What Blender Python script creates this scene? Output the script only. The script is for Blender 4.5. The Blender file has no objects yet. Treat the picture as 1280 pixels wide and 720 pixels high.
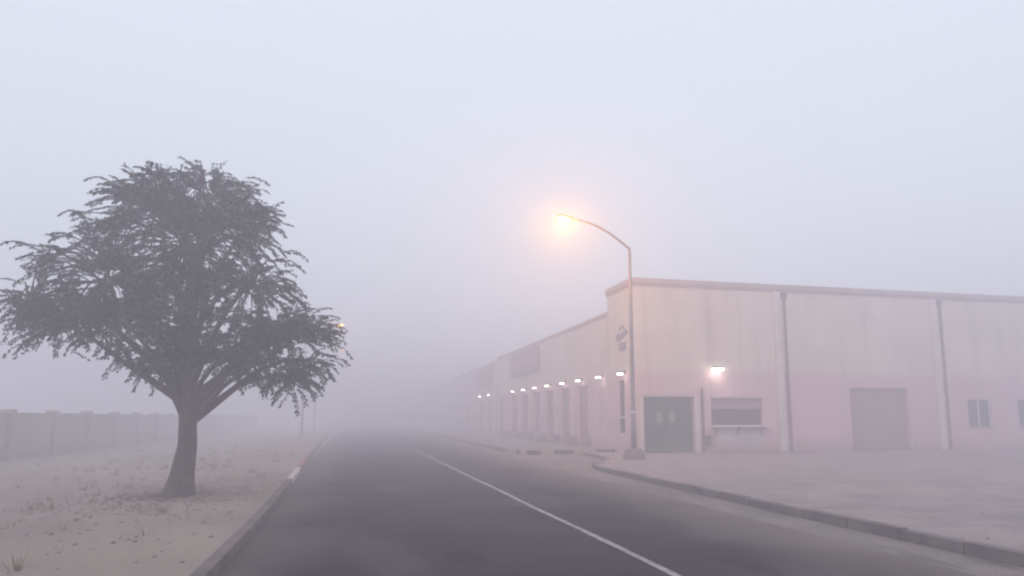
import bpy, bmesh, math, random
from mathutils import Vector, Matrix, noise
random.seed(11)
S = bpy.context.scene
C = S.collection
R = math.radians

# ------------------------------------------------------------------ materials
def nmat(name, c1, c2=None, scale=4.0, rough=.85, detail=6, bump=0.0, bscale=60, spread=(.35, .65),
         coords='Object', streak=False, metallic=0.0):
    m = bpy.data.materials.new(name); m.use_nodes = True
    nt = m.node_tree; N = nt.nodes; L = nt.links
    b = N['Principled BSDF']
    b.inputs['Roughness'].default_value = rough
    b.inputs['Metallic'].default_value = metallic
    tc = N.new('ShaderNodeTexCoord')
    mp = N.new('ShaderNodeMapping')
    L.new(tc.outputs[coords], mp.inputs[0])
    if streak: mp.inputs['Scale'].default_value = (1, 1, .16)
    if c2 is None: c2 = tuple(c * .82 for c in c1)
    nz = N.new('ShaderNodeTexNoise'); nz.inputs['Scale'].default_value = scale; nz.inputs['Detail'].default_value = detail
    L.new(mp.outputs[0], nz.inputs['Vector'])
    rp = N.new('ShaderNodeMapRange'); rp.inputs[1].default_value = spread[0]; rp.inputs[2].default_value = spread[1]
    L.new(nz.outputs[0], rp.inputs[0])
    mx = N.new('ShaderNodeMix'); mx.data_type = 'RGBA'
    mx.inputs[6].default_value = (*c1, 1); mx.inputs[7].default_value = (*c2, 1)
    L.new(rp.outputs[0], mx.inputs[0])
    L.new(mx.outputs[2], b.inputs['Base Color'])
    if bump > 0:
        n2 = N.new('ShaderNodeTexNoise'); n2.inputs['Scale'].default_value = bscale; n2.inputs['Detail'].default_value = 4
        L.new(tc.outputs[coords], n2.inputs['Vector'])
        bp = N.new('ShaderNodeBump'); bp.inputs['Strength'].default_value = bump; bp.inputs['Distance'].default_value = .02
        L.new(n2.outputs[0], bp.inputs['Height']); L.new(bp.outputs[0], b.inputs['Normal'])
    m['mix'] = mx.name
    return m

def layer(m, color, fac_builder):
    """put another colour over the base colour, with a factor socket made by fac_builder(nodes, links)"""
    nt = m.node_tree; N = nt.nodes; L = nt.links
    b = N['Principled BSDF']; old = b.inputs['Base Color'].links[0].from_socket
    mx = N.new('ShaderNodeMix'); mx.data_type = 'RGBA'
    L.new(old, mx.inputs[6]); mx.inputs[7].default_value = (*color, 1)
    L.new(fac_builder(N, L), mx.inputs[0])
    L.new(mx.outputs[2], b.inputs['Base Color'])

def noise_fac(scale, lo, hi, amount=1.0, stretch=(1, 1, 1), detail=5, coords='Object'):
    def f(N, L):
        tc = N.new('ShaderNodeTexCoord'); mp = N.new('ShaderNodeMapping'); mp.inputs['Scale'].default_value = stretch
        L.new(tc.outputs[coords], mp.inputs[0])
        nz = N.new('ShaderNodeTexNoise'); nz.inputs['Scale'].default_value = scale; nz.inputs['Detail'].default_value = detail
        L.new(mp.outputs[0], nz.inputs['Vector'])
        r = N.new('ShaderNodeMapRange'); r.inputs[1].default_value = lo; r.inputs[2].default_value = hi; r.inputs[4].default_value = amount
        L.new(nz.outputs[0], r.inputs[0])
        return r.outputs[0]
    return f

def axis_band(axis, a, b, amount, wob=0.0, wscale=.5):
    """0 at coordinate a -> amount at coordinate b, edge wobbled by noise (world metres: objects have their origin at the world origin)"""
    def f(N, L):
        tc = N.new('ShaderNodeTexCoord'); sp = N.new('ShaderNodeSeparateXYZ'); L.new(tc.outputs['Object'], sp.inputs[0])
        nz = N.new('ShaderNodeTexNoise'); nz.inputs['Scale'].default_value = wscale; nz.inputs['Detail'].default_value = 6
        L.new(tc.outputs['Object'], nz.inputs['Vector'])
        m1 = N.new('ShaderNodeMath'); m1.operation = 'SUBTRACT'; m1.inputs[1].default_value = .5; L.new(nz.outputs[0], m1.inputs[0])
        m2 = N.new('ShaderNodeMath'); m2.operation = 'MULTIPLY_ADD'; m2.inputs[1].default_value = wob
        L.new(m1.outputs[0], m2.inputs[0]); L.new(sp.outputs[axis], m2.inputs[2])
        r = N.new('ShaderNodeMapRange'); r.inputs[1].default_value = a; r.inputs[2].default_value = b; r.inputs[4].default_value = amount
        L.new(m2.outputs[0], r.inputs[0])
        return r.outputs[0]
    return f

def emat(name, col, strength):
    m = bpy.data.materials.new(name); m.use_nodes = True
    b = m.node_tree.nodes['Principled BSDF']
    b.inputs['Base Color'].default_value = (.8, .8, .8, 1)
    b.inputs['Emission Color'].default_value = (*col, 1); b.inputs['Emission Strength'].default_value = strength
    return m

SAND = (.33, .27, .23)
asphalt = nmat('asphalt', (.040, .028, .037), (.022, .015, .022), scale=.6, rough=.9, bump=.35, bscale=90, coords='Object')
asphalt.node_tree.nodes['Principled BSDF'].inputs['Specular IOR Level'].default_value = .15
layer(asphalt, (.10, .085, .085), noise_fac(55, .55, .75, .45, detail=2))              # aggregate
layer(asphalt, (.030, .027, .032), noise_fac(.9, .55, .72, .5, (1, .10, 1)))           # long worn tyre streaks
layer(asphalt, (.008, .006, .008), noise_fac(1.1, .60, .64, .7, (1, .35, 1), 8))      # oil and patch stains
def cracks(N, L):
    tc = N.new('ShaderNodeTexCoord'); nz = N.new('ShaderNodeTexNoise'); nz.inputs['Scale'].default_value = 1.3; nz.inputs['Detail'].default_value = 6
    L.new(tc.outputs['Object'], nz.inputs['Vector'])
    ad = N.new('ShaderNodeVectorMath'); ad.operation = 'MULTIPLY_ADD'; ad.inputs[1].default_value = (1.4, 1.4, 0)
    L.new(nz.outputs['Color'], ad.inputs[0]); L.new(tc.outputs['Object'], ad.inputs[2])
    vo = N.new('ShaderNodeTexVoronoi'); vo.feature = 'DISTANCE_TO_EDGE'; vo.inputs['Scale'].default_value = .33
    L.new(ad.outputs[0], vo.inputs['Vector'])
    rp = N.new('ShaderNodeMapRange'); rp.inputs[1].default_value = .0; rp.inputs[2].default_value = .014; rp.inputs[3].default_value = .75; rp.inputs[4].default_value = 0
    L.new(vo.outputs['Distance'], rp.inputs[0])
    n2 = N.new('ShaderNodeTexNoise'); n2.inputs['Scale'].default_value = .25; L.new(tc.outputs['Object'], n2.inputs['Vector'])
    r2 = N.new('ShaderNodeMapRange'); r2.inputs[1].default_value = .45; r2.inputs[2].default_value = .58; L.new(n2.outputs[0], r2.inputs[0])
    mu = N.new('ShaderNodeMath'); mu.operation = 'MULTIPLY'; L.new(rp.outputs[0], mu.inputs[0]); L.new(r2.outputs[0], mu.inputs[1])
    return mu.outputs[0]
layer(asphalt, (.008, .007, .008), cracks)
layer(asphalt, (.10, .082, .086), noise_fac(.35, .54, .58, .40, (1, .5, 1), 7))
layer(asphalt, SAND, axis_band(0, 4.4, 7.0, .55, 1.8, .7))                             # dust drifting in from the gutter
layer(asphalt, SAND, axis_band(0, -.2, -2.0, .40, 1.4, .6))
dusty = nmat('dusty_apron', (.24, .195, .18), (.16, .132, .128), scale=.9, rough=.95, bump=.4, bscale=40)
layer(dusty, (.055, .045, .05), noise_fac(2.2, .6, .68, .6, (1, .3, 1), 8))
layer(dusty, (.10, .085, .085), noise_fac(.5, .52, .7, .7, (1, .6, 1)))
sand = nmat('sandy_ground', (.33, .265, .22), (.24, .19, .16), scale=.35, rough=1, bump=.5, bscale=14)
layer(sand, (.17, .14, .12), noise_fac(6, .6, .72, .5))
# pavement: concrete slabs with joints
pave = nmat('pavement_concrete', (.31, .255, .25), (.22, .18, .18), scale=1.2, rough=.92, bump=.25, bscale=50)
def joints(N, L):
    tc = N.new('ShaderNodeTexCoord'); br = N.new('ShaderNodeTexBrick')
    br.inputs['Scale'].default_value = 1; br.inputs['Brick Width'].default_value = .9; br.inputs['Row Height'].default_value = .45
    br.inputs['Mortar Size'].default_value = .014; br.inputs['Mortar Smooth'].default_value = .3
    L.new(tc.outputs['Object'], br.inputs['Vector'])
    mm = N.new('ShaderNodeMath'); mm.operation = 'MULTIPLY'; mm.inputs[1].default_value = .6
    L.new(br.outputs['Fac'], mm.inputs[0]); return mm.outputs[0]
layer(pave, (.16, .13, .12), joints)
layer(pave, (.36, .29, .26), noise_fac(.45, .5, .68, .6))
layer(pave, (.10, .085, .085), noise_fac(.55, .60, .66, .45, (.25, 1, 1), 8))
layer(pave, (.14, .115, .11), noise_fac(1.3, .62, .72, .5))

line_m = nmat('worn_line_paint', (.36, .335, .34), (.19, .175, .185), scale=7, rough=.8, spread=(.45, .7))
layer(line_m, (.07, .062, .068), noise_fac(12, .54, .62, .75, (1, .4, 1), 8))
red_m = nmat('faded_red_paint', (.20, .075, .07), (.075, .055, .06), scale=6, rough=.85)
kerb_plain = nmat('kerb_concrete', (.19, .15, .145), (.11, .088, .088), scale=3, rough=.95, bump=.3)
kerb_black = nmat('kerb_black_paint', (.014, .010, .013), (.03, .022, .024), scale=8, rough=.8)
kerb_yellow = nmat('kerb_yellow_paint', (.46, .37, .24), (.30, .23, .17), scale=6, rough=.8)
kerb_white = nmat('kerb_white_paint', (.66, .63, .62), (.40, .36, .35), scale=6, rough=.8)
kerb_red = nmat('kerb_red_paint', (.34, .12, .08), (.22, .10, .08), scale=6, rough=.8)

def wall_mat(name, c, band=None):
    m = nmat(name, c, tuple(x * .86 for x in c), scale=.55, rough=.93, bump=.12, bscale=35)
    if band: layer(m, band, axis_band(2, 3.75, 3.50, .85, .10, 1.5))
    layer(m, tuple(x * .55 for x in c), noise_fac(1.6, .54, .76, .6, (1, 1, .10), 6))     # rain streaks
    layer(m, tuple(x * .35 for x in c), noise_fac(4, .62, .76, .32, (1, 1, .05), 5))
    layer(m, (.28, .20, .17), axis_band(2, .75, .05, .55, .9, 1.3))                        # splashed soil at the foot
    layer(m, tuple(x * .6 for x in c), noise_fac(9, .64, .72, .28, (1, 1, 1), 4))
    return m
wall_m = wall_mat('painted_plaster', (.70, .605, .53), (.64, .42, .45))
wall2_m = wall_mat('grey_plaster', (.62, .54, .54))
bwall_m = wall_mat('boundary_plaster', (.42, .36, .33))
plinth_m = nmat('plinth_paint', (.25, .195, .20), (.18, .14, .145), scale=1.4, rough=.9)
coping_m = nmat('coping', (.47, .37, .37), (.38, .30, .30), scale=1.5, rough=.9)
pil_m = nmat('pale_pilaster', (.70, .60, .58), (.58, .49, .47), scale=1.4, rough=.9)
shut_m = nmat('shutter_steel', (.38, .265, .29), (.31, .21, .235), scale=.8, rough=.6)
green_m = nmat('green_gate_paint', (.010, .058, .030), (.020, .066, .040), scale=1.5, rough=.55)
layer(green_m, (.17, .12, .10), axis_band(2, .6, .05, .6, .8, 2))
layer(green_m, (.07, .085, .07), noise_fac(3, .6, .75, .4, (1, 1, .2)))
glass_m = nmat('dusty_glass', (.15, .25, .19), (.22, .30, .25), scale=5, rough=.25)
dark_m = nmat('dark_opening', (.035, .028, .032), rough=.7)
winglass = nmat('window_glass', (.05, .045, .055), rough=.15)
steel = nmat('galvanised_steel', (.24, .215, .225), (.17, .15, .16), scale=4, rough=.5, metallic=.35)
pipe_m = nmat('pipe_paint', (.14, .10, .10), rough=.7)
white_m = nmat('white_paint', (.74, .72, .71), (.60, .57, .56), scale=3, rough=.6)
conc = nmat('rough_concrete', (.22, .165, .15), (.14, .105, .10), scale=3, rough=.97, bump=.8, bscale=12)
sign_m = nmat('sign_panel', (.36, .26, .30), (.31, .225, .265), scale=.6, rough=.6)
frame_m = nmat('sign_frame', (.20, .155, .175), rough=.6)
letter_m = nmat('sign_lettering', (.22, .16, .21), rough=.6)
roof_m = nmat('roof_felt', (.16, .14, .14), rough=.95)
bark = nmat('bark', (.10, .075, .06), (.06, .045, .04), scale=6, rough=1, bump=1, bscale=20)
leaf = nmat('tree_leaf', (.008, .011, .013), (.036, .042, .033), scale=1.6, rough=.75)
lamp_em = emat('sodium_lens', (1, .60, .17), 12)
far_em = lamp_em
wall_em = emat('wall_lamp_lens', (1, .93, .82), 9)
flood_em = emat('floodlight_lens', (1, .95, .86), 16)

# ------------------------------------------------------------------ mesh helpers
class MB:
    def __init__(s): s.v = []; s.f = []; s.mi = []
    def box(s, x0, x1, y0, y1, z0, z1, mi=0):
        n = len(s.v)
        s.v += [(x, y, z) for z in (z0, z1) for y in (y0, y1) for x in (x0, x1)]
        for q in ((0, 2, 3, 1), (4, 5, 7, 6), (0, 1, 5, 4), (2, 6, 7, 3), (0, 4, 6, 2), (1, 3, 7, 5)):
            s.f.append(tuple(n + i for i in q)); s.mi.append(mi)
        return s
    def tube(s, pts, rad, seg=12, mi=0):
        pts = [Vector(p) for p in pts]; n0 = len(s.v)
        for i, p in enumerate(pts):
            d = (pts[min(i + 1, len(pts) - 1)] - pts[max(i - 1, 0)]).normalized()
            a = Vector((0, 1, 0)) if abs(d.y) < .8 else Vector((1, 0, 0))
            u = d.cross(a).normalized(); w = d.cross(u)
            r = rad[i] if isinstance(rad, (list, tuple)) else rad
            for k in range(seg):
                t = 2 * math.pi * k / seg
                s.v.append(tuple(p + u * math.cos(t) * r + w * math.sin(t) * r))
        for i in range(len(pts) - 1):
            for k in range(seg):
                a = n0 + i * seg + k; b = n0 + i * seg + (k + 1) % seg
                s.f.append((a, a + seg, b + seg, b)); s.mi.append(mi)
        s.f.append(tuple(n0 + k for k in range(seg))); s.mi.append(mi)
        s.f.append(tuple(n0 + (len(pts) - 1) * seg + k for k in reversed(range(seg)))); s.mi.append(mi)
        return s
    def prism(s, outline, z0, z1, mi=0):
        """outline: counter-clockwise (x, y)"""
        n = len(s.v); k = len(outline)
        s.v += [(x, y, z0) for x, y in outline] + [(x, y, z1) for x, y in outline]
        s.f.append(tuple(n + i for i in reversed(range(k)))); s.mi.append(mi)
        s.f.append(tuple(n + k + i for i in range(k))); s.mi.append(mi)
        for i in range(k):
            j = (i + 1) % k
            s.f.append((n + i, n + j, n + k + j, n + k + i)); s.mi.append(mi)
        return s
    def build(s, name, mats, parent=None, loc=(0, 0, 0), bevel=0, smooth=False):
        me = bpy.data.meshes.new(name); me.from_pydata(s.v, [], s.f)
        if not isinstance(mats, (list, tuple)): mats = [mats]
        for m in mats: me.materials.append(m)
        me.polygons.foreach_set('material_index', s.mi)
        if smooth: me.polygons.foreach_set('use_smooth', [True] * len(s.f))
        bm = bmesh.new(); bm.from_mesh(me); bmesh.ops.recalc_face_normals(bm, faces=bm.faces); bm.to_mesh(me); bm.free()
        o = bpy.data.objects.new(name, me); C.objects.link(o); o.location = loc
        if parent: o.parent = parent
        if bevel:
            b = o.modifiers.new('bevel', 'BEVEL'); b.width = bevel; b.segments = 2; b.limit_method = 'ANGLE'
        return o

def tag(o, label, cat, group=None):
    o['label'] = label; o['category'] = cat
    if group: o['group'] = group
    return o
def empty(name, loc=(0, 0, 0), rz=0):
    o = bpy.data.objects.new(name, None); C.objects.link(o); o.location = loc; o.rotation_euler.z = rz
    o.empty_display_size = .3
    return o
def struct(o, kind='structure'):
    o['kind'] = kind; return o
def children(p): return [o for o in C.objects if o.parent == p]
def copy_tree(o, parent=None):
    c = o.copy(); C.objects.link(c); c.parent = parent
    for ch in children(o): copy_tree(ch, c)
    return c

# ------------------------------------------------------------------ ground, road, pavements
G = 520
def sheet(name, poly, z, m, sub=0):
    me = bpy.data.meshes.new(name); me.from_pydata([(x, y, z) for x, y in poly], [], [tuple(range(len(poly)))])
    me.materials.append(m); o = bpy.data.objects.new(name, me); C.objects.link(o); return struct(o)
sheet('ground', [(-G, -G), (G, -G), (G, G), (-G, G)], 0, sand)
sheet('gutter', [(5.5, -60), (11.6, -60), (11.6, 300), (5.5, 300)], .004, dusty)
sheet('road', [(-1.62, -60), (6.35, -60), (6.35, 300), (-1.62, 300)], .008, asphalt)
# lane line, slightly uneven and tapering as hand painted
mb = MB(); ys = [-8 + i * .7 for i in range(63)]
for i, y in enumerate(ys):
    cx = 3.32 - max(0, y - 5) * .0085 + .012 * math.sin(y * .9)
    w = .050 + .006 * math.sin(y * 2.3)
    mb.v += [(cx - w, y, .012), (cx + w, y, .012)]
    if i:
        n = 2 * i; mb.f.append((n - 2, n - 1, n + 1, n)); mb.mi.append(0)
struct(mb.build('lane_line', line_m))
mb = MB(); mb.v = [(1.75, 34.4, .012), (2.9, 34.6, .012), (2.85, 36.6, .012), (1.8, 36.4, .012)]; mb.f = [(0, 1, 2, 3)]; mb.mi = [0]
struct(mb.build('faded_road_marking', red_m))

# near pavement with a rounded corner
near_edge = [(7.18, -40), (7.18, 10), (7.24, 14.5), (7.28, 17.5), (7.36, 20.2), (7.62, 21.4), (8.15, 22.3), (8.8, 23.3), (9.3, 24.6), (9.6, 26), (9.7, 28.4)]
far_edge = [(11.70, 29.7), (7.9, 29.55), (7.35, 29.7), (7.05, 30.3), (6.98, 31.5), (6.98, 200)]
def offset(path, d):
    out = []
    for i, p in enumerate(path):
        a = Vector(path[max(i - 1, 0)]); b = Vector(path[min(i + 1, len(path) - 1)])
        t = (b - a).normalized(); n = Vector((t.y, -t.x)); out.append(tuple(Vector(p) + n * d))
    return out
def resample(path, step):
    out = [Vector(path[0])]
    for a, b in zip(path[:-1], path[1:]):
        a = Vector(a); b = Vector(b); n = max(1, round((b - a).length / step))
        out += [a + (b - a) * (k + 1) / n for k in range(n)]
    return [tuple(p) for p in out]
def kerb(name, path, w, z, pick, mats, step=1.0, side=1):
    path = resample(path, step); inn = offset(path, w * side); mb = MB()
    for i in range(len(path) - 1):
        a, b = Vector(path[i]), Vector(path[i + 1]); c, d = Vector(inn[i]), Vector(inn[i + 1])
        g = .004 if step < .5 else .011; t = (b - a).normalized() * g
        h = z + random.uniform(-.012, .012)
        ol = [tuple(a + t), tuple(b - t), tuple(d - t), tuple(c + t)]
        if side < 0: ol.reverse()
        mid = (a + b) / 2
        mb.prism(ol, 0, h, pick(mid, i))
    return struct(mb.build(name, mats, bevel=.012))
kerb('pavement_kerb', near_edge, .16, .15, lambda m, i: 0, [kerb_plain])
inn = offset(near_edge, .155)
mb = MB().prism([(60, -40)] + [(60, 28.4)] + list(reversed(inn)), -.05, .14); struct(mb.build('pavement', pave))
blk = [(6.9, 7.22), (7.6, 8.15), (8.8, 9.75), (10.75, 11.6)]
def pick_far(m, i):
    if m.y < 30.2: return 1 if any(a <= m.x <= b for a, b in blk) else 2
    return 2 if m.y < 31.2 else 0
kerb('painted_kerb', far_edge, .18, .19, pick_far, [kerb_plain, kerb_black, kerb_yellow], step=.22)
inn = offset(far_edge, .155)
mb = MB().prism([inn[0]] + [(13.5, 30.2), (13.5, 200)] + list(reversed(inn))[0:-1], -.05, .15); struct(mb.build('forecourt_pavement', pave))
left_edge = [(-1.30, -40), (-1.34, 12), (-1.45, 19), (-1.62, 27), (-1.85, 42), (-2.1, 62), (-2.3, 90), (-2.4, 250)]
def pick_left(m, i):
    if 18.2 < m.y < 22: return 1
    if 23 < m.y < 27: return 2
    return 0
kerb('verge_kerb', left_edge, .15, .13, pick_left, [kerb_plain, kerb_white, kerb_red], side=-1)
inn = offset(left_edge, -.148)
mb = MB().prism(inn + [(-4.6, 250), (-4.6, -40)], -.05, .115); struct(mb.build('verge', sand))

# ------------------------------------------------------------------ main building
X0, Y0 = 11.70, 27.35        # street corner of the building
T = .24                     # depth of the reveals
B = empty('warehouse', (X0, Y0, 0))
tag(B, 'long pink-beige flat-roofed building with tall front block, green gate and shuttered bays', 'building')
def part(mb, name, m, parent=None, **k):
    p = parent or B
    o = mb.build(name, m, p, **k)
    o.matrix_parent_inverse = Matrix.Identity(4)
    # vertices are written in world metres: cancel the parent's place
    w = Vector((0, 0, 0)); q = p
    while q is not None: w += q.location; q = q.parent
    o.location = -w
    return o
bays = [34.2, 37.3, 40.45, 43.55, 46.7, 49.85]
bw = .85
# side wall skin with true openings
w = MB()
H1, H2 = 7.48, 6.47
w.box(X0 + T, 46, Y0 + T, 30.35, 0, H1)                       # core of the tall block
w.box(X0 + T, 46, 30.35, 56, 0, H2)                           # core of the hall
def skin_side(y0, y1, holes, top):
    y = y0
    for a, b, z0, z1 in sorted(holes):
        w.box(X0, X0 + T, y, a, 0, top)
        if z0 > 0: w.box(X0, X0 + T, a, b, 0, z0)
        w.box(X0, X0 + T, a, b, z1, top); y = b
    w.box(X0, X0 + T, y, y1, 0, top)
skin_side(Y0, 30.35, [(28.45, 29.1, .95, 3.28)], H1)
skin_side(30.35, 56, [(b - bw, b + bw, .15, 3.3) for b in bays] + [(53.9, 55.3, .15, 3.45)], H2)
# front skin
def skin_front(holes, top):
    x = X0 + T
    for a, b, z0, z1 in sorted(holes):
        w.box(x, a, Y0, Y0 + T, 0, top)
        if z0 > 0: w.box(a, b, Y0, Y0 + T, 0, z0)
        w.box(a, b, Y0, Y0 + T, z1, top); x = b
    w.box(x, 46, Y0, Y0 + T, 0, top)
GX0, GX1, GZ = 12.08, 14.46, 2.52
skin_front([(GX0, GX1, .14, GZ), (15.3, 17.85, 1.30, 2.5), (22.4, 25.6, .14, 3.0), (29, 30.4, 1.2, 2.5), (32, 33.4, 1.2, 2.5)], H1)
part(w, 'wall', wall_m)
cp = MB().box(X0 - .09, 46, Y0 - .09, 30.42, H1, H1 + .24).box(X0 - .05, 46, Y0 - .05, 30.38, H1 - .1, H1 - .002)
part(cp, 'coping', coping_m, bevel=.02)
cp = MB().box(X0 - .07, X0 + T + .1, 30.43, 56.05, H2, H2 + .18)
part(cp, 'coping', coping_m, bevel=.02)
part(MB().box(X0 + T + .11, 46, 30.43, 56, H2, H2 + .06), 'roof', roof_m)
edges = [32.95] + sum([[b - bw, b + bw] for b in bays], []) + [53.9]
for a, b in zip(edges[0::2], edges[1::2]): part(MB().box(X0 - .035, X0 - .001, a, b, .15, .62), 'plinth', plinth_m)
for b in bays:                                                # roller shutters in the side bays
    m = MB(); z = .16
    while z < 3.28:
        m.box(X0 + T - .075 + (0 if int(z * 10) % 2 else .0), X0 + T - .03, b - bw + .01, b + bw - .01, z, min(z + .088, 3.29))
        m.box(X0 + T - .05, X0 + T - .01, b - bw + .01, b + bw - .01, z + .088, min(z + .10, 3.29)); z += .10
    sh = part(m, 'roller_shutter', shut_m)
    part(MB().box(X0 + T - .09, X0 + T - .08, b - .12, b + .12, .55, .60), 'handle', steel, sh)
for b in bays[:-1]:                                           # slim pilaster between the bays
    part(MB().box(X0 - .07, X0 - .002, b + 1.42, b + 1.68, .625, 3.30), 'pilaster', pil_m, bevel=.01)
# corner window strip
wi = part(MB().box(X0 + .10, X0 + .14, 28.46, 29.09, 1.95, 3.27).box(X0 + .10, X0 + .14, 28.46, 29.09, .96, 1.88), 'window', winglass)
part(MB().box(X0 + .06, X0 + .16, 28.451, 28.50, .951, 3.279).box(X0 + .06, X0 + .16, 29.05, 29.099, .951, 3.279)
     .box(X0 + .06, X0 + .16, 28.501, 29.049, 1.88, 1.95), 'frame', pipe_m, wi)
part(MB().box(X0 - .09, X0 + .05, 28.38, 29.17, 1.60, 1.67), 'ledge', white_m, wi)  # white ledge set across the panes, in place of a pale blotch
# tall dark doorway at the far end
d = part(MB().box(X0 + T - .08, X0 + T - .02, 53.92, 55.28, .15, 3.44), 'door', frame_m)
part(MB().box(X0 + T - .12, X0 + T - .082, 54.57, 54.63, .15, 3.44), 'door_mullion', pipe_m, d)

# green gate
gt = MB(); gy = Y0 + .20
n = 22; dx = (GX1 - GX0 - .02) / n
for i in range(n):                                            # pressed vertical ribs
    a = GX0 + .01 + i * dx
    gt.box(a, a + dx * .55, gy, gy + .05, .15, GZ - .01); gt.box(a + dx * .55, a + dx, gy + .022, gy + .055, .15, GZ - .01)
gate = part(gt, 'gate', green_m)
fr = MB()
for a, b, z0, z1 in ((GX0 + .005, GX0 + .09, .15, GZ - .01), (GX1 - .09, GX1 - .005, .15, GZ - .01), ((GX0 + GX1) / 2 - .05, (GX0 + GX1) / 2 + .05, .15, GZ - .01)):
    fr.box(a, b, gy - .045, gy - .003, z0, z1)
for z in (.16, 1.22, GZ - .11):
    fr.box(GX0 + .092, (GX0 + GX1) / 2 - .053, gy - .04, gy - .003, z, z + .09); fr.box((GX0 + GX1) / 2 + .053, GX1 - .092, gy - .04, gy - .003, z, z + .09)
part(fr, 'gate_frame', green_m, gate)
for xx in (12.90, 13.50):
    part(MB().box(xx - .13, xx + .13, gy - .02, gy - .006, 1.42, 1.88), 'gate_window', glass_m, gate)
part(MB().box(13.36, 13.40, gy - .08, gy - .046, 1.02, 1.24), 'handle', steel, gate)
part(MB().box(GX0 - .22, GX0 - .003, Y0 - .10, Y0 - .002, .14, GZ + .02), 'pilaster', pil_m, bevel=.01)
part(MB().box(GX1 + .003, GX1 + .25, Y0 - .10, Y0 - .002, .14, GZ + .02), 'pilaster', pil_m, bevel=.01)
part(MB().box(GX0 - .003, GX1 + .003, Y0 - .06, Y0 - .002, GZ + .003, GZ + .10), 'lintel', coping_m)
part(MB().tube([(14.84, Y0 - .09, .14), (14.84, Y0 - .09, 2.95)], .05).box(14.78, 14.90, Y0 - .05, Y0 - .002, 1.0, 1.05).box(14.78, 14.90, Y0 - .05, Y0 - .002, 2.3, 2.35), 'downpipe', pipe_m)
part(MB().box(14.96, 15.18, Y0 - .16, Y0 - .002, .45, .86), 'meter_box', pipe_m, bevel=.01)
for xx in (19.15, 27.75, 36.2):
    part(MB().tube([(xx, Y0 - .08, .14), (xx, Y0 - .08, H1 - .15)], .055).box(xx - .12, xx + .12, Y0 - .14, Y0 - .002, H1 - .40, H1 - .15), 'downpipe', pipe_m)
# service hatch with white counter
ht = part(MB().box(15.31, 17.84, Y0 + T - .06, Y0 + T - .02, 1.31, 2.49), 'hatch', dark_m)
m = MB(); z = 2.02
while z < 2.49: m.box(15.31, 17.84, Y0 + .12, Y0 + .15, z, z + .07); z += .08
part(m, 'hatch_shutter', shut_m, ht)
part(MB().box(15.2, 17.95, Y0 - .38, Y0 - .002, 1.22, 1.292), 'counter', white_m, ht, bevel=.01)
for xx in (15.45, 16.55, 17.7):
    part(MB().box(xx - .02, xx + .02, Y0 - .32, Y0 - .003, 1.16, 1.216).box(xx - .02, xx + .02, Y0 - .045, Y0 - .003, .85, 1.158), 'bracket', pipe_m, ht)
part(MB().box(15.4, 17.75, Y0 - .03, Y0 - .002, .32, 1.10), 'panel', wall2_m)
# further right, beyond the photographed strip: plain wall with a shutter and two windows
for xx in (18.6, 27.2, 35.6):
    part(MB().box(xx, xx + .35, Y0 - .10, Y0 - .002, .14, H1 - .102), 'pilaster', pil_m, bevel=.01)
m = MB(); z = .15
while z < 2.98: m.box(22.41, 25.59, Y0 + .2, Y0 + .24, z, min(z + .09, 2.99)); m.box(22.41, 25.59, Y0 + .22, Y0 + .25, z + .09, min(z + .1, 2.99)); z += .10
part(m, 'roller_shutter', shut_m)
for a in (29, 32):
    wn = part(MB().box(a + .01, a + 1.39, Y0 + .12, Y0 + .15, 1.21, 2.49), 'window', winglass)
    part(MB().box(a + .002, a + .06, Y0 + .08, Y0 + .17, 1.202, 2.498).box(a + 1.34, a + 1.398, Y0 + .08, Y0 + .17, 1.202, 2.498).box(a + .67, a + .73, Y0 + .08, Y0 + .17, 1.202, 2.498), 'frame', white_m, wn)
    part(MB().box(a - .08, a + 1.48, Y0 - .08, Y0 - .002, 1.12, 1.195), 'ledge', coping_m, wn)

# second building down the street
B2 = empty('warehouse', (X0 + .1, 57.2, 0))
tag(B2, 'farther flat-roofed building almost lost in the fog beyond the long facade', 'building')
w = MB(); XB = X0 + .15
H3 = 6.3
w.box(XB + T, 46, 57.2, 170, 0, H3)
bays2 = [60.2 + 4 * k for k in range(26)]
y = 57.2
for b in bays2:
    w.box(XB, XB + T, y, b - .9, 0, H3); w.box(XB, XB + T, b - .9, b + .9, 3.2, H3); y = b + .9
w.box(XB, XB + T, y, 170, 0, H3)
part(w, 'wall', wall2_m, B2)
part(MB().box(XB - .07, XB + .5, 57.15, 170.05, H3, H3 + .2), 'coping', coping_m, B2)
part(MB().box(XB + .51, 46, 57.2, 170, H3, H3 + .06), 'roof', roof_m, B2)
for b in bays2:
    part(MB().box(XB + T - .08, XB + T - .02, b - .89, b + .89, .15, 3.19), 'roller_shutter', shut_m, B2)

# signs on the facade
def sign(y0, y1, z0, z1, label, x=X0):
    e = empty('sign_board', (x - .06, (y0 + y1) / 2, z0)); tag(e, label, 'sign', 'blank sign boards on the facade')
    part(MB().box(x - .10, x - .004, y0, y1, z0, z1), 'panel', sign_m, e)
    f = MB().box(x - .14, x - .003, y0 - .10, y0 - .002, z0 - .1, z1 + .1).box(x - .14, x - .003, y1 + .002, y1 + .10, z0 - .1, z1 + .1)
    f.box(x - .14, x - .003, y0 - .001, y1 + .001, z0 - .1, z0 - .002).box(x - .14, x - .003, y0 - .001, y1 + .001, z1 + .002, z1 + .1)
    part(f, 'frame', frame_m, e)
sign(42.7, 50.6, 4.72, 6.16, 'wide mauve sign board high above the middle shuttered bays')
sign(58.9, 65.8, 4.55, 6.0, 'faint sign board high on the farther foggy building', XB)
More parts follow.
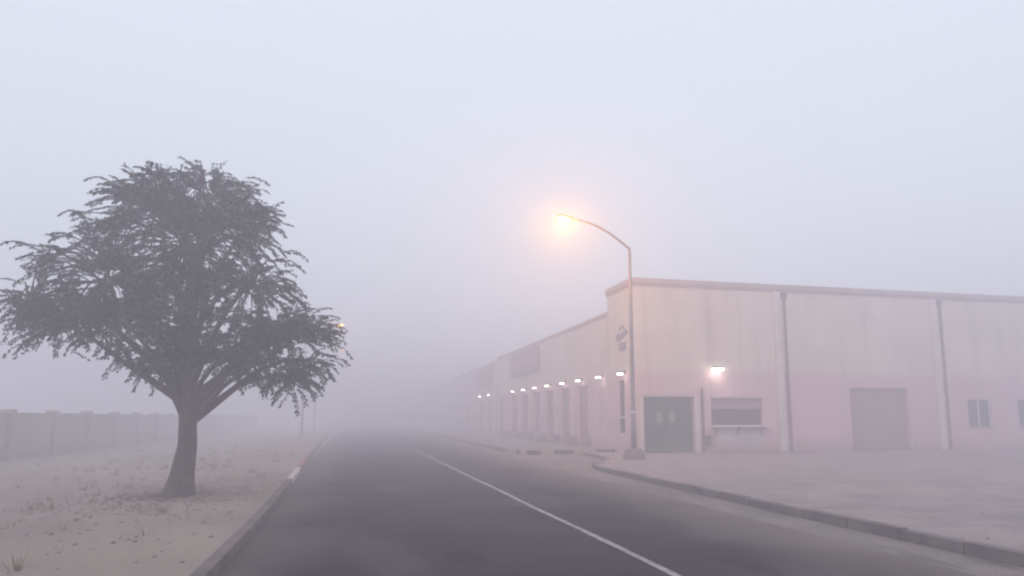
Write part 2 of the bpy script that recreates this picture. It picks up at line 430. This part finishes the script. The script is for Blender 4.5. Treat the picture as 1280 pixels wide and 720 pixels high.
# emblem near the corner: small arch, slanting stroke, short block
em = empty('wall_sign', (X0 - .03, 28.55, 4.65))
tag(em, 'small dark purple emblem high on the wall near the building corner', 'sign')
xs, ys_ = X0 - .05, X0 - .003
m = MB()
for k in range(10):
    a0 = math.pi * (.12 + .76 * k / 10); a1 = math.pi * (.12 + .76 * (k + 1) / 10)
    n = len(m.v)
    for x in (xs, ys_):
        for a, r in ((a0, .27), (a1, .27), (a1, .35), (a0, .35)):
            m.v.append((x, 28.52 - math.cos(a) * r * 1.05, 5.42 + math.sin(a) * r))
    for q in ((0, 1, 2, 3), (7, 6, 5, 4), (0, 4, 5, 1), (3, 2, 6, 7), (1, 5, 6, 2), (0, 3, 7, 4)): m.f.append(tuple(n + i for i in q)); m.mi.append(0)
part(m, 'arch', frame_m, em)
def yz_poly(pts):
    m = MB(); k = len(pts)
    m.v = [(xs, a, b) for a, b in pts] + [(ys_, a, b) for a, b in pts]
    m.f = [tuple(range(k)), tuple(reversed(range(k, 2 * k)))] + [(i, (i + 1) % k, k + (i + 1) % k, k + i) for i in range(k)]
    m.mi = [0] * len(m.f); return m
part(yz_poly([(27.85, 5.33), (27.95, 5.50), (28.5, 5.44), (29.2, 5.42), (29.25, 5.12), (28.9, 5.06), (28.45, 5.22)]), 'stroke', letter_m, em)
part(yz_poly([(28.1, 4.98), (28.9, 4.98), (28.96, 4.66), (28.6, 4.60), (28.16, 4.68)]), 'block', letter_m, em)

# wall lamps
def wall_lamp(x, y, z, label, em_m, w=.14, front=False, watts=0):
    e = empty('wall_lamp', (x, y, z), R(-90) if front else R(180)); tag(e, label, 'lamp', 'lit lamps along the facade')
    # local: +x = out from the wall
    sx = 1
    hb = MB().box(.0, .05, -.09, .09, -.05, .12).box(.05, .20, -.02, .02, .03, .07)
    o = hb.build('bracket', pipe_m, e); 
    hd = MB().box(.16, .34, -w, w, .0, .09); hd.build('housing', steel, e, bevel=.015)
    ln = MB().box(.15, .35, -w + .012, w - .012, -.075, -.002); ln.build('lens', em_m, e, bevel=.02)
    return e
ordn = ['first', 'second', 'third', 'fourth', 'fifth', 'sixth', 'seventh', 'eighth']
for i, yy in enumerate([28.3, 31.1, 34.15, 37.05, 40.15, 43.1, 46.2, 49.35]):
    wall_lamp(X0, yy, 3.59, 'small lit wall lamp on the long side wall, %s counting from the tall corner' % ordn[i], wall_em)
for i, yy in enumerate([59.7, 63.8]):
    wall_lamp(XB, yy, 3.66, 'faint lit lamp on the farther building, the %s of its two' % ('nearer', 'farther')[i], wall_em)
fl = wall_lamp(15.58, Y0, 3.78, 'bright wide white floodlight on the front wall above the service hatch', flood_em, w=.24, front=True)
fl['category'] = 'floodlight'
fl.name = 'floodlight'
del fl['group']
def point(name, loc, power, col, r, parent=None, spot=False):
    l = bpy.data.lights.new(name, 'SPOT' if spot else 'POINT'); l.energy = power; l.color = col; l.shadow_soft_size = r
    if spot: l.spot_size = R(150); l.spot_blend = .6
    o = bpy.data.objects.new(name, l); C.objects.link(o); o.location = loc
    if parent: o.parent = parent
    return o
point('floodlight_glow', (.45, 0, -.3), 6, (1, .93, .8), .12, fl)

# ------------------------------------------------------------------ street lamps (local: arm reaches to -x)
def street_lamp():
    e = empty('street_lamp', (0, 0, 0))
    MB().tube([(0, 0, .25), (0, 0, 1.2), (0, 0, 1.25), (0, 0, 5.0), (-.0, 0, 7.85)], [.105, .10, .082, .07, .05], 16).build('pole', steel, e, smooth=True)
    pts = []
    for k in range(13):
        t = k / 12
        pts.append((-.0 - 2.26 * t, 0, 7.80 + 1.44 * t - .42 * t * t + .12 * math.sin(math.pi * t)))
    MB().tube([(.0, 0, 7.55)] + pts, [.055] + [.048 - .014 * k / 12 for k in range(13)], 12).build('arm', steel, e, smooth=True)
    ex, ez = pts[-1][0], pts[-1][2]
    bm = bmesh.new(); bmesh.ops.create_uvsphere(bm, u_segments=24, v_segments=14, radius=1)
    for v in bm.verts:
        v.co.x *= .36; v.co.y *= .15; v.co.z *= (.10 if v.co.z > 0 else .035)
        if v.co.x > 0: v.co.y *= 1 - .9 * v.co.x; 
    me = bpy.data.meshes.new('lamp_head'); bm.to_mesh(me); bm.free(); me.materials.append(steel)
    for p in me.polygons: p.use_smooth = True
    h = bpy.data.objects.new('lamp_head', me); C.objects.link(h); h.parent = e; h.location = (ex - .24, 0, ez + .03); h.rotation_euler.y = R(9)
    bm = bmesh.new(); bmesh.ops.create_uvsphere(bm, u_segments=20, v_segments=12, radius=1)
    for v in bm.verts: v.co.x *= .22; v.co.y *= .12; v.co.z *= .085
    me = bpy.data.meshes.new('lens'); bm.to_mesh(me); bm.free(); me.materials.append(lamp_em)
    for p in me.polygons: p.use_smooth = True
    l = bpy.data.objects.new('lens', me); C.objects.link(l); l.parent = h; l.location = (-.06, 0, -.05)
    MB().tube([(0, 0, 1.68), (0, 0, 1.76)], .092, 16).build('band', white_m, e)
    MB().box(-.02, .02, -.112, -.098, .55, .95).build('access_door', pipe_m, e)
    return e, h
lamp, head = street_lamp()
# copies share meshes; the footing belongs to the near lamp only
far1 = copy_tree(lamp); far2 = copy_tree(lamp)
lamp.location = (9.93, 23.35, .12)
tag(lamp, 'tall grey lamp post in a rough concrete block by the pavement, glowing amber', 'street lamp', 'lit street lamps along the road')
ft = MB()
def ring(z, r, n=10, j=.03):
    return [(math.cos(2 * math.pi * k / n) * (r + random.uniform(-j, j)) * 1.15, math.sin(2 * math.pi * k / n) * (r + random.uniform(-j, j)), z + random.uniform(-j, j) * (z > .1)) for k in range(n)]
rings = [ring(-.1, .40), ring(.16, .36), ring(.36, .28), ring(.41, .14, j=.01)]
for r_ in rings: ft.v += r_
for i in range(3):
    for k in range(10): ft.f.append((i * 10 + k, i * 10 + (k + 1) % 10, (i + 1) * 10 + (k + 1) % 10, (i + 1) * 10 + k)); ft.mi.append(0)
ft.f.append(tuple(range(30, 40))); ft.mi.append(0)
ft.build('footing', conc, lamp)
far1.location = (-3.78, 54, -.05); far1.rotation_euler.z = math.pi
tag(far1, 'hazy lamp post across the road behind the tree tips, faint amber head', 'street lamp', 'lit street lamps along the road')
far2.location = (-3.95, 74, -.05); far2.rotation_euler.z = math.pi
tag(far2, 'farthest lamp post across the road, a barely visible spot in the fog', 'street lamp', 'lit street lamps along the road')
for l_, pw in ((lamp, 800), (far1, 110), (far2, 50)):
    point('lamp_glow', (-2.56, 0, 8.63), pw, (1, .38, .04), .08, l_)

dim = emat('dim_lens', (1, .75, .45), 2.2)  # farthest lens given a weaker emission, adding to the fog's fading
for ch in children(far2):
    for c2 in children(ch):
        if c2.name.startswith('lens'):
            c2.data = c2.data.copy(); c2.data.materials[0] = dim
# ------------------------------------------------------------------ tree on the left verge
def tree(loc, label, seed, lobes, nstr, group=None):
    rnd = random.Random(seed)
    e = empty('tree', loc); tag(e, label, 'tree', group)
    tr = MB()
    tr.tube([(0, 0, -.1), (0, 0, .06), (.03, .02, .4), (.10, 0, 1.0), (.05, .05, 1.8), (-.1, .05, 2.8), (-.1, 0, 3.8), (.05, 0, 5.0)], [.40, .31, .23, .18, .16, .12, .08, .03], 12)
    for (c, r) in lobes:
        c = Vector(c); st = Vector((rnd.uniform(-.03, .06), .03, min(max(c.z * .62 - .4 + rnd.uniform(-.3, .3), 1.35), 3.6)))
        mid = st.lerp(c, .5) + Vector((rnd.uniform(-.15, .15), rnd.uniform(-.2, .2), rnd.uniform(.1, .45)))
        tr.tube([st, st.lerp(mid, .5), mid, mid.lerp(c, .6) + Vector((0, 0, .1)), c], [.09, .07, .05, .035, .015], 8)
    lf = MB()
    vol = [r[0] * r[1] * r[2] for c, r in lobes]
    for s_ in range(nstr):
        k = rnd.choices(range(len(lobes)), [v ** .6 for v in vol])[0]
        c, r = lobes[k]; c = Vector(c)
        while True:
            q = Vector((rnd.uniform(-1, 1), rnd.uniform(-1, 1), rnd.uniform(-1, 1)))
            if not .12 < q.length < 1: continue
            pp = c + Vector((q.x * r[0], q.y * r[1], q.z * r[2]))
            if noise.noise(pp * 1.25 + Vector((seed, 3, 7))) + .45 * noise.noise(pp * 3) > .05 or rnd.random() < .03: break
        # lumpy outline
        lump = .80 + .26 * math.sin(q.x * 5.1 + k) * math.cos(q.z * 6.3 + 2 * k) + .12 * math.sin(q.y * 7)
        p = c + Vector((q.x * r[0], q.y * r[1], q.z * r[2])) * lump
        out = Vector((q.x, q.y, q.z * .4)).normalized()
        d = (out * rnd.uniform(.6, 1.2) + Vector((rnd.uniform(-.4, .4), rnd.uniform(-.4, .4), rnd.uniform(-.1, .5)))).normalized()
        L_ = rnd.uniform(.2, .6); n = int(L_ * 34)
        pos = p.copy(); pts = [p.copy()]
        for i in range(n):
            d = (d + Vector((0, 0, -.07)) + Vector((rnd.uniform(-.06, .06),) * 3)).normalized()
            pos = pos + d * (L_ / n); pts.append(pos.copy())
            for sd in (-1, 1):
                sidev = d.cross(Vector((rnd.uniform(-.4, .4), rnd.uniform(-.4, .4), 1))).normalized() * sd
                ld = (sidev + d * .5 + Vector((0, 0, -.35))).normalized()
                ll = rnd.uniform(.055, .11); wv = ld.cross(Vector((rnd.uniform(-1, 1), rnd.uniform(-1, 1), rnd.uniform(-1, 1)))).normalized() * rnd.uniform(.014, .027)
                nn = len(lf.v); a = pos + Vector((0, 0, 0))
                lf.v += [tuple(a), tuple(a + ld * ll * .5 + wv), tuple(a + ld * ll), tuple(a + ld * ll * .5 - wv)]
                lf.f.append((nn, nn + 1, nn + 2, nn + 3)); lf.mi.append(0)
        if rnd.random() < .35:
            tr.tube([c.lerp(p, .3), c.lerp(p, .7) + Vector((0, 0, .12)), p, pts[len(pts) // 2], pts[-1]], [.022, .014, .009, .006, .003], 4)
    tr.build('trunk', bark, e)
    me = bpy.data.meshes.new('crown'); me.from_pydata(lf.v, [], lf.f); me.materials.append(leaf)
    o = bpy.data.objects.new('crown', me); C.objects.link(o); o.parent = e
    return e
lobes = [((-.2, 0, 6.5), (2.5, 2.3, 1.9)), ((-2.2, .3, 5.4), (2.1, 2.0, 1.6)), ((1.55, 0, 5.3), (1.35, 1.5, 1.2)),
         ((1.3, -.2, 6.6), (1.15, 1.1, .75)), ((.1, .8, 8.2), (1.5, 1.5, .9)), ((2.2, 0, 4.05), (1.5, 1.2, .75)),
         ((3.2, -.1, 3.9), (.95, .8, .42)), ((3.1, .1, 3.15), (.75, .6, .36)), ((2.0, -.3, 3.0), (.95, .8, .62)),
         ((2.75, 0, 2.65), (.45, .5, .55)), ((-1.6, -.6, 4.0), (1.8, 1.5, .9)), ((-3.2, .2, 4.0), (1.1, 1.1, .8)), ((.2, -.6, 3.9), (1.3, 1.2, .8)),
         ((-1.3, 1.0, 7.6), (1.4, 1.3, 1.0)), ((-.7, .2, 3.3), (1.5, 1.3, .7)), ((-3.9, 0, 4.7), (1.0, 1.0, .7)), ((.9, .5, 3.2), (1.0, .9, .6)),
         ((2.5, -.2, 3.75), (1.25, .9, .75))]
K = .74
lobes = [((c[0] * K, c[1] * K, (c[2] - 1.53) * K + 1.53), tuple(q * K for q in r_)) for c, r_ in lobes]
tree((-3.30, 14.8, .1), 'dark drooping feathery tree overhanging the left side of the road', 5, lobes, 2750)

# dry tufts scattered over the sandy verge
rg = random.Random(3); m = MB()
for t in range(420):
    x = -4.7 - abs(rg.gauss(0, 3.2)) if rg.random() < .8 else rg.uniform(-4.4, -2.2); y = rg.uniform(3, 60)
    if x < -12.6: continue
    z0 = 0 if x < -4.6 else .115; hgt = rg.uniform(.06, .24)
    for b in range(rg.randint(10, 22)):
        a = rg.uniform(0, 6.28); rr = rg.uniform(0, .12); px, py = x + rr * math.cos(a), y + rr * math.sin(a)
        lean = rg.uniform(.2, .9) * hgt; wx, wy = -math.sin(a) * .006, math.cos(a) * .006; n = len(m.v)
        m.v += [(px - wx, py - wy, z0), (px + wx, py + wy, z0), (px + math.cos(a) * lean, py + math.sin(a) * lean, z0 + hgt * rg.uniform(.6, 1))]
        m.f.append((n, n + 1, n + 2)); m.mi.append(0)
dry = nmat('dry_grass', (.30, .25, .16), (.16, .15, .09), scale=1.5, rough=1)
struct(m.build('dry_grass', dry), 'stuff')

def scatter(name, n, place, size, flat, m_, seed):
    rg = random.Random(seed); m = MB()
    for i in range(n):
        x, y, z = place(rg); r0 = rg.uniform(*size); k = len(m.v); nn = 6; a0 = rg.uniform(0, 6)
        for j in range(nn):
            a = a0 + j * 1.047; q = r0 * rg.uniform(.6, 1.1)
            m.v.append((x + q * math.cos(a), y + q * math.sin(a), z + rg.uniform(.001, .004)))
        m.v.append((x + r0 * .1, y, z + r0 * flat * rg.uniform(.7, 1.2)))
        for j in range(nn): m.f.append((k + j, k + (j + 1) % nn, k + nn)); m.mi.append(0)
    return struct(m.build(name, m_), 'stuff')
stone_m = nmat('stone', (.30, .25, .22), (.13, .11, .10), scale=9, rough=.95)
leaf_m = nmat('fallen_leaf', (.12, .08, .045), (.06, .045, .03), scale=5, rough=.9)
def on_near(rg):
    if rg.random() < .45: return (rg.uniform(6.5, 7.15), rg.uniform(2, 24), .004)
    return (7.4 + abs(rg.gauss(0, 6)), rg.uniform(4, 27), .14)
def on_left(rg):
    x = -1.6 - abs(rg.gauss(0, 5)); x = max(x, -12.5)
    return (x, rg.uniform(2, 45), 0 if x < -4.6 else .115)
scatter('gravel', 1300, on_near, (.008, .035), .7, stone_m, 8)
scatter('gravel', 1500, on_left, (.008, .05), .7, stone_m, 9)
def under(rg):
    a = rg.uniform(0, 6.28); q = abs(rg.gauss(0, 2.1)); x = -3.52 + q * math.cos(a); y = 14.8 + q * math.sin(a)
    return (x, y, .115 if -4.6 < x < -1.6 else (0 if x <= -4.6 else .008))
scatter('leaf_litter', 2200, under, (.02, .05), .25, leaf_m, 10)

# low boundary wall set back on the left
BW = empty('boundary_wall', (-13, 30, 0)); tag(BW, 'low pale plastered boundary wall set back behind the left verge', 'wall')
m = MB().box(-13.1, -12.92, -20, 100, 0, 1.75); part(m, 'panel', bwall_m, BW)
part(MB().box(-13.15, -12.87, -20, 100, 1.75, 1.83), 'coping', coping_m, BW)
for k in range(30):
    yy = -18 + k * 4
    part(MB().box(-13.22, -12.80, yy, yy + .4, 0, 1.95), 'pillar', bwall_m, BW)

# ------------------------------------------------------------------ haze
DENS = .0285
hz = MB().box(-560, 560, -560, 560, -1.0, 11.0).build('haze', [])
hm = bpy.data.materials.new('haze'); hm.use_nodes = True; nt = hm.node_tree; nt.nodes.clear()
out = nt.nodes.new('ShaderNodeOutputMaterial'); pv = nt.nodes.new('ShaderNodeVolumePrincipled')
pv.inputs['Color'].default_value = (.955, .935, 1, 1); pv.inputs['Density'].default_value = DENS; pv.inputs['Anisotropy'].default_value = .35
nt.links.new(pv.outputs[0], out.inputs['Volume']); hz.data.materials.append(hm); struct(hz, 'stuff')

# ------------------------------------------------------------------ world, sun, camera
EL, ROT = 38, 215
W = bpy.data.worlds.new('World'); S.world = W; W.use_nodes = True
nt = W.node_tree; bg = nt.nodes['Background']
sky = nt.nodes.new('ShaderNodeTexSky'); sky.sky_type = 'NISHITA'; sky.sun_disc = False
sky.sun_elevation = R(EL); sky.sun_rotation = R(ROT); sky.dust_density = 6; sky.air_density = 1.2
mx = nt.nodes.new('ShaderNodeMix'); mx.data_type = 'RGBA'; mx.inputs[0].default_value = .88
mx.inputs[7].default_value = (6.98, 7.6, 8.5, 1)          # the even light of the fog deck overhead
nt.links.new(sky.outputs[0], mx.inputs[6]); nt.links.new(mx.outputs[2], bg.inputs[0]); bg.inputs[1].default_value = .10
sl = bpy.data.lights.new('sun', 'SUN'); sl.energy = .5; sl.angle = R(40); sl.color = (1, .96, .95)
so = bpy.data.objects.new('sun', sl); C.objects.link(so)
az = R(ROT)   # sky rotation runs clockwise from +Y
dirv = Vector((math.sin(az) * math.cos(R(EL)), math.cos(az) * math.cos(R(EL)), math.sin(R(EL))))
so.rotation_euler = dirv.to_track_quat('Z', 'Y').to_euler()

cam = bpy.data.cameras.new('camera'); co = bpy.data.objects.new('camera', cam); C.objects.link(co)
cam.sensor_width = 36; cam.lens = 36 * 850 / 1280; cam.clip_end = 3000; cam.clip_start = .05; cam.shift_y = 50 / 1280
co.location = (0, 0, 1.632); co.rotation_euler = (R(90 + 7.506), 0, R(-13.004))
S.camera = co
S.view_settings.view_transform = 'Standard'; S.view_settings.look = 'None'; S.view_settings.exposure = .39; S.view_settings.gamma = 1
S.view_settings.use_curve_mapping = False
cy = S.cycles
cy.use_denoising = True; cy.max_bounces = 8; cy.volume_bounces = 5; cy.diffuse_bounces = 3; cy.glossy_bounces = 2
cy.use_adaptive_sampling = False; cy.filter_width = 2.2
cy.sample_clamp_indirect = 4
